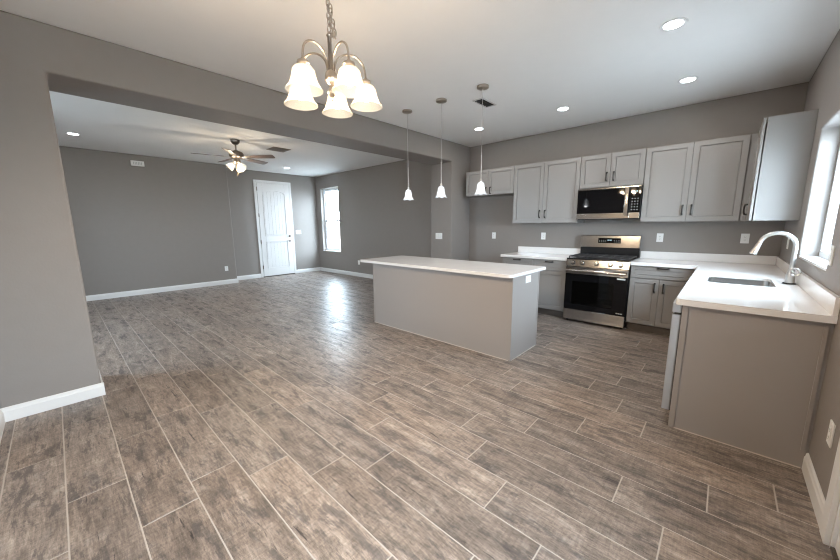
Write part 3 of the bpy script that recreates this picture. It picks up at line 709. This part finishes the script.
for x in (RX0+.04,RX1-.04):
    for y in (RF+.04,5.5): MB().lathe([(0,0),(.016,0),(.016,.0285),(0,.0285)],(x,y,.0005),12).build('foot','slot',root)

# microwave
MX0,MX1,MZ0,MZ1=-1.650,-.8665,1.455,1.885; MF=5.225
root=thing('microwave',((MX0+MX1)/2,5.4,MZ0),'over-the-range microwave with black glass door and steel bands under the short cabinet','microwave')
MB().box(MX0,MX1,MF,YB-.001,MZ0+.012,MZ1+.006,.003).build('body','blackenamel',root)
MB().box(MX0+.01,MX1-.01,MF+.02,YB-.03,MZ0,MZ0+.0115).build('underside_grille','slot',root)
b=MB(); 
do=MB().box(MX0+.002,-.988,MF-.024,MF-.001,1.541,1.870,.003).build('door','blackglass',root)
MB().box(MX0+.002,MX1-.002,MF-.026,MF-.001,1.8705,MZ1+.004,.003).build('top_band','steel',root)
MB().box(MX0+.002,-.988,MF-.026,MF-.001,MZ0+.014,1.5405,.003).build('bottom_band','steel',root)
kp=MB().box(-.987,MX1-.002,MF-.024,MF-.001,1.541,1.870,.003).build('keypad','blackglass',root)
MB().box(-.987,MX1-.002,MF-.026,MF-.001,MZ0+.014,1.5405,.003).build('lower_band','steel',root)
b=MB(); b.box(-1.045,-1.000,MF-.062,MF-.046,1.50,1.868,.005)
for z in (1.565,1.845): b.box(-1.036,-1.012,MF-.047,MF-.0262,z-.012,z+.012)
b.build('door_handle','steel',do,True)
b=MB()
for r_ in range(5):
    for c in range(3): b.box(-.968+c*.032,-.955+c*.032,MF-.0249,MF-.0242,1.575+r_*.036,1.580+r_*.036+.004)
b.build('button_marks','slotgrey',kp)
b=MB()
for k in range(4): b.box(-.965+k*.016,-.955+k*.016,MF-.0249,MF-.0242,1.808,1.824)
b.build('clock_digits','display',kp)

# ------------------------------------------------------------------ wall plates
def plate(kind, loc, facing, label, gangs=1, turned=False):
    """facing: rotation about z turning -y into the plate's outward direction"""
    nm={'outlet':'wall_outlet','switch':'light_switch'}[kind]
    root=thing(nm,loc,label,'outlet' if kind=='outlet' else 'switch'); W_=.0375*gangs+.0*(gangs>1)+(.006 if gangs>1 else 0)
    R_=Matrix.Rotation(facing,4,'Z')
    def put(b,n,m,p):
        o=None; b.bm.transform(Matrix.Translation(Vector(loc))@R_@(Matrix.Rotation(PI/2,4,'Y') if turned else Matrix())); return b.build(n,m,p)
    pl=put(MB().box(-W_,W_,-.0065,-.0005,-.058,.058,.002),'cover_plate','plate',root)
    for gi in range(gangs):
        cx=(gi-(gangs-1)/2)*.046
        rk=put(MB().box(cx-.0165,cx+.0165,-.0095,-.007,-.034,.034,.0015),'rocker' if kind=='switch' else 'socket_face','plate',root)
        if kind=='outlet':
            b=MB()
            for z in (-.018,.018):
                b.box(cx-.0075,cx-.0055,-.0099,-.0096,z-.004,z+.005).box(cx+.0055,cx+.0075,-.0099,-.0096,z-.004,z+.005).box(cx-.002,cx+.002,-.0099,-.0096,z-.011,z-.007)
            put(b,'slots','slot',rk)
        else: put(MB().box(cx-.018,cx+.018,-.0070,-.0066,-.0355,.0355),'rocker_gap','slotgrey',root)
    return root
plate('outlet',(-3.224,YB,1.196),0,'white wall outlet below the short far-left cabinet, in the refrigerator space')
plate('outlet',(-2.280,YB,1.201),0,'white wall outlet above the short countertop left of the range')
plate('outlet',(-.664,YB,1.204),0,'white wall outlet just right of the range, above the backsplash')
plate('outlet',(.171,YB,1.210),0,'white wall outlet behind the faucet near the back corner')
plate('switch',(XR,5.02,1.19),-PI/2,'white switch plate on the right wall nearest the back corner')
plate('switch',(XR,4.53,1.20),-PI/2,'white switch plate on the right wall just beyond the kitchen window')
plate('switch',(XR,3.09,1.205),-PI/2,'white switch plate on the near side of the kitchen window')
plate('outlet',(XR,2.406,.395),-PI/2,'white outlet low on the right wall beside the peninsula end panel')
plate('switch',(-4.072,OY1,1.191),0,'white double switch plate on the end face of the dividing wall',2)
plate('outlet',(-7.405,YB,.395),0,'small white outlet low on the living room wall left of the island')
plate('outlet',(XA,2.766,.385),PI/2,'white outlet low on the far living room wall near its corner')
plate('switch',(XD,4.93,1.227),PI/2,'white double switch plate beside the front door',2)
plate('outlet',(IX1+.0005,3.37,.822),PI/2,'white outlet on the right end of the island, just under its top',1,True)
root=tag(MB().box(XA+.0005,XA+.05,1.225,1.435,2.635,2.735,.006).build('door_chime','plate'),'small white door chime box high on the far living room wall','door chime')
b=MB()
for k in range(6): b.box(XA+.0502,XA+.0512,1.26+k*.025,1.27+k*.025,2.66,2.71)
b.build('sound_slots','slotgrey',root)

# ------------------------------------------------------------------ lamps
def point(name, loc, W_, col, rad, parent):
    l=bpy.data.lights.new(name,'POINT'); l.energy=W_; l.color=col; l.shadow_soft_size=rad
    o=bpy.data.objects.new(name,l); COL.objects.link(o); o.parent=parent; o.location=Vector(loc)-ORG[parent.name]; return o
def downlight(x,y,label,power=DOWN_W):
    root=thing('recessed_light',(x,y,ZC-.006),label,'ceiling light','recessed ceiling lights')
    MB().lathe([(.062,-.001),(.078,-.004),(.086,-.0035),(.088,-.0005),(.062,-.0005)],(x,y,ZC),40,close=True).build('trim_ring','trim',root,True)
    MB().lathe([(0,-.004),(.060,-.003),(.0615,-.0008),(0,-.0008)],(x,y,ZC),36).build('lens','lens',root,True)
    l=bpy.data.lights.new('downlight','AREA'); l.shape='DISK'; l.size=.12; l.energy=power; l.color=(1,.93,.84)
    o=bpy.data.objects.new('downlight',l); COL.objects.link(o); o.parent=root; o.location=(0,0,-.002)
downlight(-.455,3.325,'recessed ceiling light nearest the camera, above the peninsula counter')
downlight(-.461,4.649,'recessed ceiling light near the right end of the upper cabinets')
downlight(-1.725,4.644,'recessed ceiling light above the range')
downlight(-3.004,4.662,'recessed ceiling light at the left, in line with a pendant cord')
downlight(-7.766,.404,'recessed ceiling light at the left end of the living room ceiling',2.5)
downlight(-8.447,4.228,'recessed ceiling light in front of the front door',2.5)

def pendant(x,y,label):
    root=thing('pendant_light',(x,y,ZC),label,'pendant light','pendant lights over the island')
    MB().lathe([(0,-.0005),(.063,-.0005),(.064,-.022),(.058,-.026),(.012,-.028),(.010,-.036),(0,-.037)],(x,y,ZC),32).build('canopy','nickel',root,True)
    MB().tube([(x,y,ZC-.037),(x,y,2.16)],.0028,8).build('cord','cord',root)
    MB().tube([(x,y,2.16),(x,y,1.909)],.0052,10).build('stem','cord',root)
    MB().lathe([(0,.035),(.006,.035),(.012,.028),(.014,.012),(.014,0),(0,0)],(x,y,1.874),20).build('socket_cap','cord',root,True)
    prof=[(.020,0,0),(.032,-.005,0),(.040,-.020,.1),(.044,-.045,.25),(.047,-.075,.5),(.052,-.100,.8),(.062,-.120,1),(.072,-.131,1.3)]
    inner=[(R-.003,z-.0005,w_) for R,z,w_ in reversed(prof)]
    MB().lathe(prof+inner,(x,y,1.872),64,lobes=6,amp=.11,close=True).build('glass_shade','shade_cool',root,True)
    MB().lathe([(0,0),(.012,-.004),(.014,-.03),(.020,-.055),(.022,-.070),(.015,-.088),(0,-.094)],(x,y,1.868),16).build('bulb','bulb_cool',root,True)
    point('pendant_bulb_light',(x,y,1.745),PEND_W,(.95,.97,1.0),.03,root)
pendant(-3.214,3.290,'left-hand bell pendant light above the island, farthest from the range')
pendant(-2.658,3.300,'middle bell pendant light above the island')
pendant(-2.088,3.300,'right-hand bell pendant light above the island, nearest the range')

def chandelier():
    cx,cy_=-1.7519,1.1789; R=.200; zr=2.102; ph=4.9202
    root=thing('chandelier',(cx,cy_,ZC),'five-light brushed nickel chandelier with alabaster bell shades, hanging nearest the camera','chandelier')
    MB().lathe([(0,-.0005),(.066,-.0005),(.068,-.012),(.05,-.03),(.02,-.036),(0,-.036)],(cx,cy_,ZC),32).build('canopy','nickel',root,True)
    col=MB(); col.lathe([(0,2.472),(.006,2.472),(.012,2.462),(.018,2.452),(.012,2.442),(.012,2.30),(.012,2.275),(.030,2.262),(.036,2.240),(.034,2.218),(.022,2.205),(.012,2.195),(.012,2.182),(.022,2.168),(.026,2.155),(.018,2.140),(.008,2.132),(.010,2.122),(.006,2.112),(0,2.108)],(cx,cy_,0),28)
    col.build('column','nickel',root,True)
    # chain of links
    zt,zb=ZC-.036,2.470; n=int((zt-zb)/.032); st=(zt-zb)/n
    def link(cz,rot,c=(cx,cy_),h=.0215,wd=.010,rd=.0032,tilt=0):
        m_=Matrix.Translation((c[0],c[1],cz))@Matrix.Rotation(rot,4,'Z')@Matrix.Rotation(tilt,4,'X')
        pts=[m_@Vector((wd*math.cos(t_),0,h*math.sin(t_))) for t_ in [2*PI*i/14 for i in range(15)]]
        return MB().tube(pts,rd,6)
    for i in range(n): link(zt-st*(i+.5),(PI/2)*(i%2)+.4).build('chain_link','nickel',root,True)
    # spare chain looped beside the top of the column, with the wire
    loop=[]
    for i in range(11):
        t_=i/10; ang=t_*PI
        loop.append((cx+.012+.016*math.sin(ang)*(1 if i<6 else .4), cy_+.006+.010*math.sin(ang), 2.585-.125*math.sin(ang)-.015*t_))
    for i,(x,y,z) in enumerate(loop): link(z,(PI/2)*(i%2)+1.0,(x,y),tilt=.25*(1 if i<5 else -1)).build('spare_link','nickel',root,True)
    wire=[(cx+.007*math.sin(k*1.3),cy_+.007*math.cos(k*1.3),ZC-.036-(ZC-.036-2.465)*k/24) for k in range(25)]
    MB().tube(wire,.002,6).build('wire','cord',root,True)
    for i in range(5):
        a=ph+i*2*PI/5; ca,sa=math.cos(a),math.sin(a)
        # arm rising along the column and arching outwards to the socket
        prof=[(.013,2.235),(.020,2.262),(.023,2.30),(.030,2.325),(.048,2.350),(.080,2.370),(.120,2.376),(.158,2.362),(.184,2.338),(.197,2.305),(.200,2.258)]
        ps=[]
        for k in range(len(prof)-1):
            for t_ in (0,.5): ps.append((prof[k][0]*(1-t_)+prof[k+1][0]*t_, prof[k][1]*(1-t_)+prof[k+1][1]*t_))
        ps.append(prof[-1])
        ps=[ps[0]]+[((ps[k-1][0]+2*ps[k][0]+ps[k+1][0])/4,(ps[k-1][1]+2*ps[k][1]+ps[k+1][1])/4) for k in range(1,len(ps)-1)]+[ps[-1]]
        arm=MB().tube([(cx+q*ca,cy_+q*sa,z) for q,z in ps],.0062,10).build('arm','nickel',root,True)
        sx,sy=cx+R*ca,cy_+R*sa
        MB().lathe([(0,.030),(.010,.030),(.014,.022),(.030,.016),(.032,.004),(.024,-.006),(.018,-.010),(0,-.010)],(sx,sy,2.231),24).build('socket_cup','nickel',root,True)
        p_=[(.028,.117),(.046,.112),(.057,.098),(.061,.078),(.066,.054),(.075,.031),(.087,.013),(.094,.004),(.095,0)]
        inn=[(q-.003,z-.0005) for q,z in reversed(p_)]
        MB().lathe(p_+inn,(sx,sy,zr+.004),40,close=True).build('glass_shade','shade_warm',root,True)
        MB().lathe([(0,.10),(.014,.095),(.016,.075),(.026,.055),(.027,.040),(.018,.026),(0,.020)],(sx,sy,zr+.012),16).build('bulb','bulb_warm',root,True)
        point('chandelier_bulb_light',(sx,sy,zr+.022),CHAND_W,(1,.77,.52),.03,root)
chandelier()

def fan():
    cx,cy_=-6.375,2.297; zb=2.585; R=.66
    root=thing('ceiling_fan',(cx,cy_,ZC),'dark five-blade ceiling fan with a lit three-shade lamp kit in the living room','ceiling fan')
    MB().lathe([(0,-.0005),(.072,-.0005),(.070,-.03),(.052,-.062),(.028,-.078),(0,-.078)],(cx,cy_,ZC),32).build('canopy','fanmetal',root,True)
    MB().tube([(cx,cy_,ZC-.078),(cx,cy_,2.69)],.012,12).build('downrod','fanmetal',root,True)
    MB().lathe([(0,2.70),(.03,2.698),(.05,2.685),(.10,2.665),(.115,2.64),(.115,2.60),(.095,2.575),(.06,2.56),(0,2.56)],(cx,cy_,0),36).build('motor_housing','fanmetal',root,True)
    MB().lathe([(0,2.559),(.05,2.559),(.055,2.53),(.06,2.50),(.045,2.475),(.02,2.462),(0,2.46)],(cx,cy_,0),28).build('light_fitter','nickel',root,True)
    for i in range(5):
        a=math.radians(40+72*i); m_=Matrix.Translation((cx,cy_,zb))@Matrix.Rotation(a,4,'Z')@Matrix.Rotation(math.radians(-13),4,'X')
        b=MB(); poly=rounded([(.19,-.05),(R,-.068),(R,.068),(.19,.05)],[.02,.035,.035,.02],4); b.prism(poly,'z',-.003,.003); b.bm.transform(m_); bl=b.build('blade','blade',root)
        b=MB(); b.prism([(.10,-.018),(.14,-.014),(.20,-.04),(.245,-.03),(.245,.03),(.20,.04),(.14,.014),(.10,.018)],'z',-.008,-.0035); b.bm.transform(m_); b.build('blade_bracket','nickel',bl)
    for i in range(3):
        a=math.radians(75+120*i)+PI; tl=math.radians(48)
        m_=Matrix.Rotation(a,4,'Z')@Matrix.Rotation(-tl,4,'Y')      # local -z axis leans outwards
        base=Vector((cx,cy_,2.515))
        off=m_@Vector((0,0,-.07))
        b=MB(); b.tube([base,base+off*.9],.010,10); b.build('lamp_arm','nickel',root,True)
        p_=[(.026,0),(.038,-.01),(.046,-.03),(.053,-.06),(.062,-.09),(.070,-.105)]
        inn=[(q-.003,z) for q,z in reversed(p_)]
        MB().lathe(p_+inn,base+off,28,m_,close=True).build('glass_shade','shade_warm',root,True)
        MB().lathe([(0,-.012),(.012,-.02),(.022,-.05),(.020,-.07),(0,-.078)],base+off,14,m_).build('bulb','bulb_warm',root,True)
        q=base+off+m_@Vector((0,0,-.10)); point('fan_bulb_light',q,FAN_W,(1,.84,.62),.03,root)
    for (dx,dy,z0) in ((.02,-.02,2.27),(-.03,.015,2.30)):
        b=MB(); b.tube([(cx+dx,cy_+dy,2.47),(cx+dx,cy_+dy,z0+.02)],.0022,6); b.lathe([(0,.03),(.004,.028),(.008,.012),(.006,0),(0,-.002)],(cx+dx,cy_+dy,z0-.005),12); b.build('pull_chain','copper',root,True)
fan()

# vents
def vent(x0,x1,y0,y1,label,m_='vent',n=9,along='y'):
    root=thing('ceiling_vent',((x0+x1)/2,(y0+y1)/2,ZC-.012),label,'air vent')
    f=.016
    fr_=MB().sheet('z',ZC-.010,ZC-.0005,(x0,x1,y0,y1),[(x0+f,x1-f,y0+f,y1-f)]).build('frame',m_,root,bevel=.002)
    MB().box(x0+f+.0005,x1-f-.0005,y0+f+.0005,y1-f-.0005,ZC-.0022,ZC-.0006).build('duct_opening','ventdark',root)
    b=MB()
    for k in range(n):
        if along=='y': x=x0+f+(x1-x0-2*f)*(k+.5)/n; b.box(x-.0025,x+.0025,y0+f+.001,y1-f-.001,ZC-.011,ZC-.0025)
        else: y=y0+f+(y1-y0-2*f)*(k+.5)/n; b.box(x0+f+.001,x1-f-.001,y-.0025,y+.0025,ZC-.011,ZC-.0025)
    b.build('louvres','vent' if m_=='vent' else 'slot',root)
vent(-2.405,-2.262,3.575,3.895,'dark air vent in the kitchen ceiling behind the right-hand pendant cord','cord',6,'x')
vent(-6.70,-6.38,2.965,3.30,'brown square air vent in the living room ceiling beside the fan')
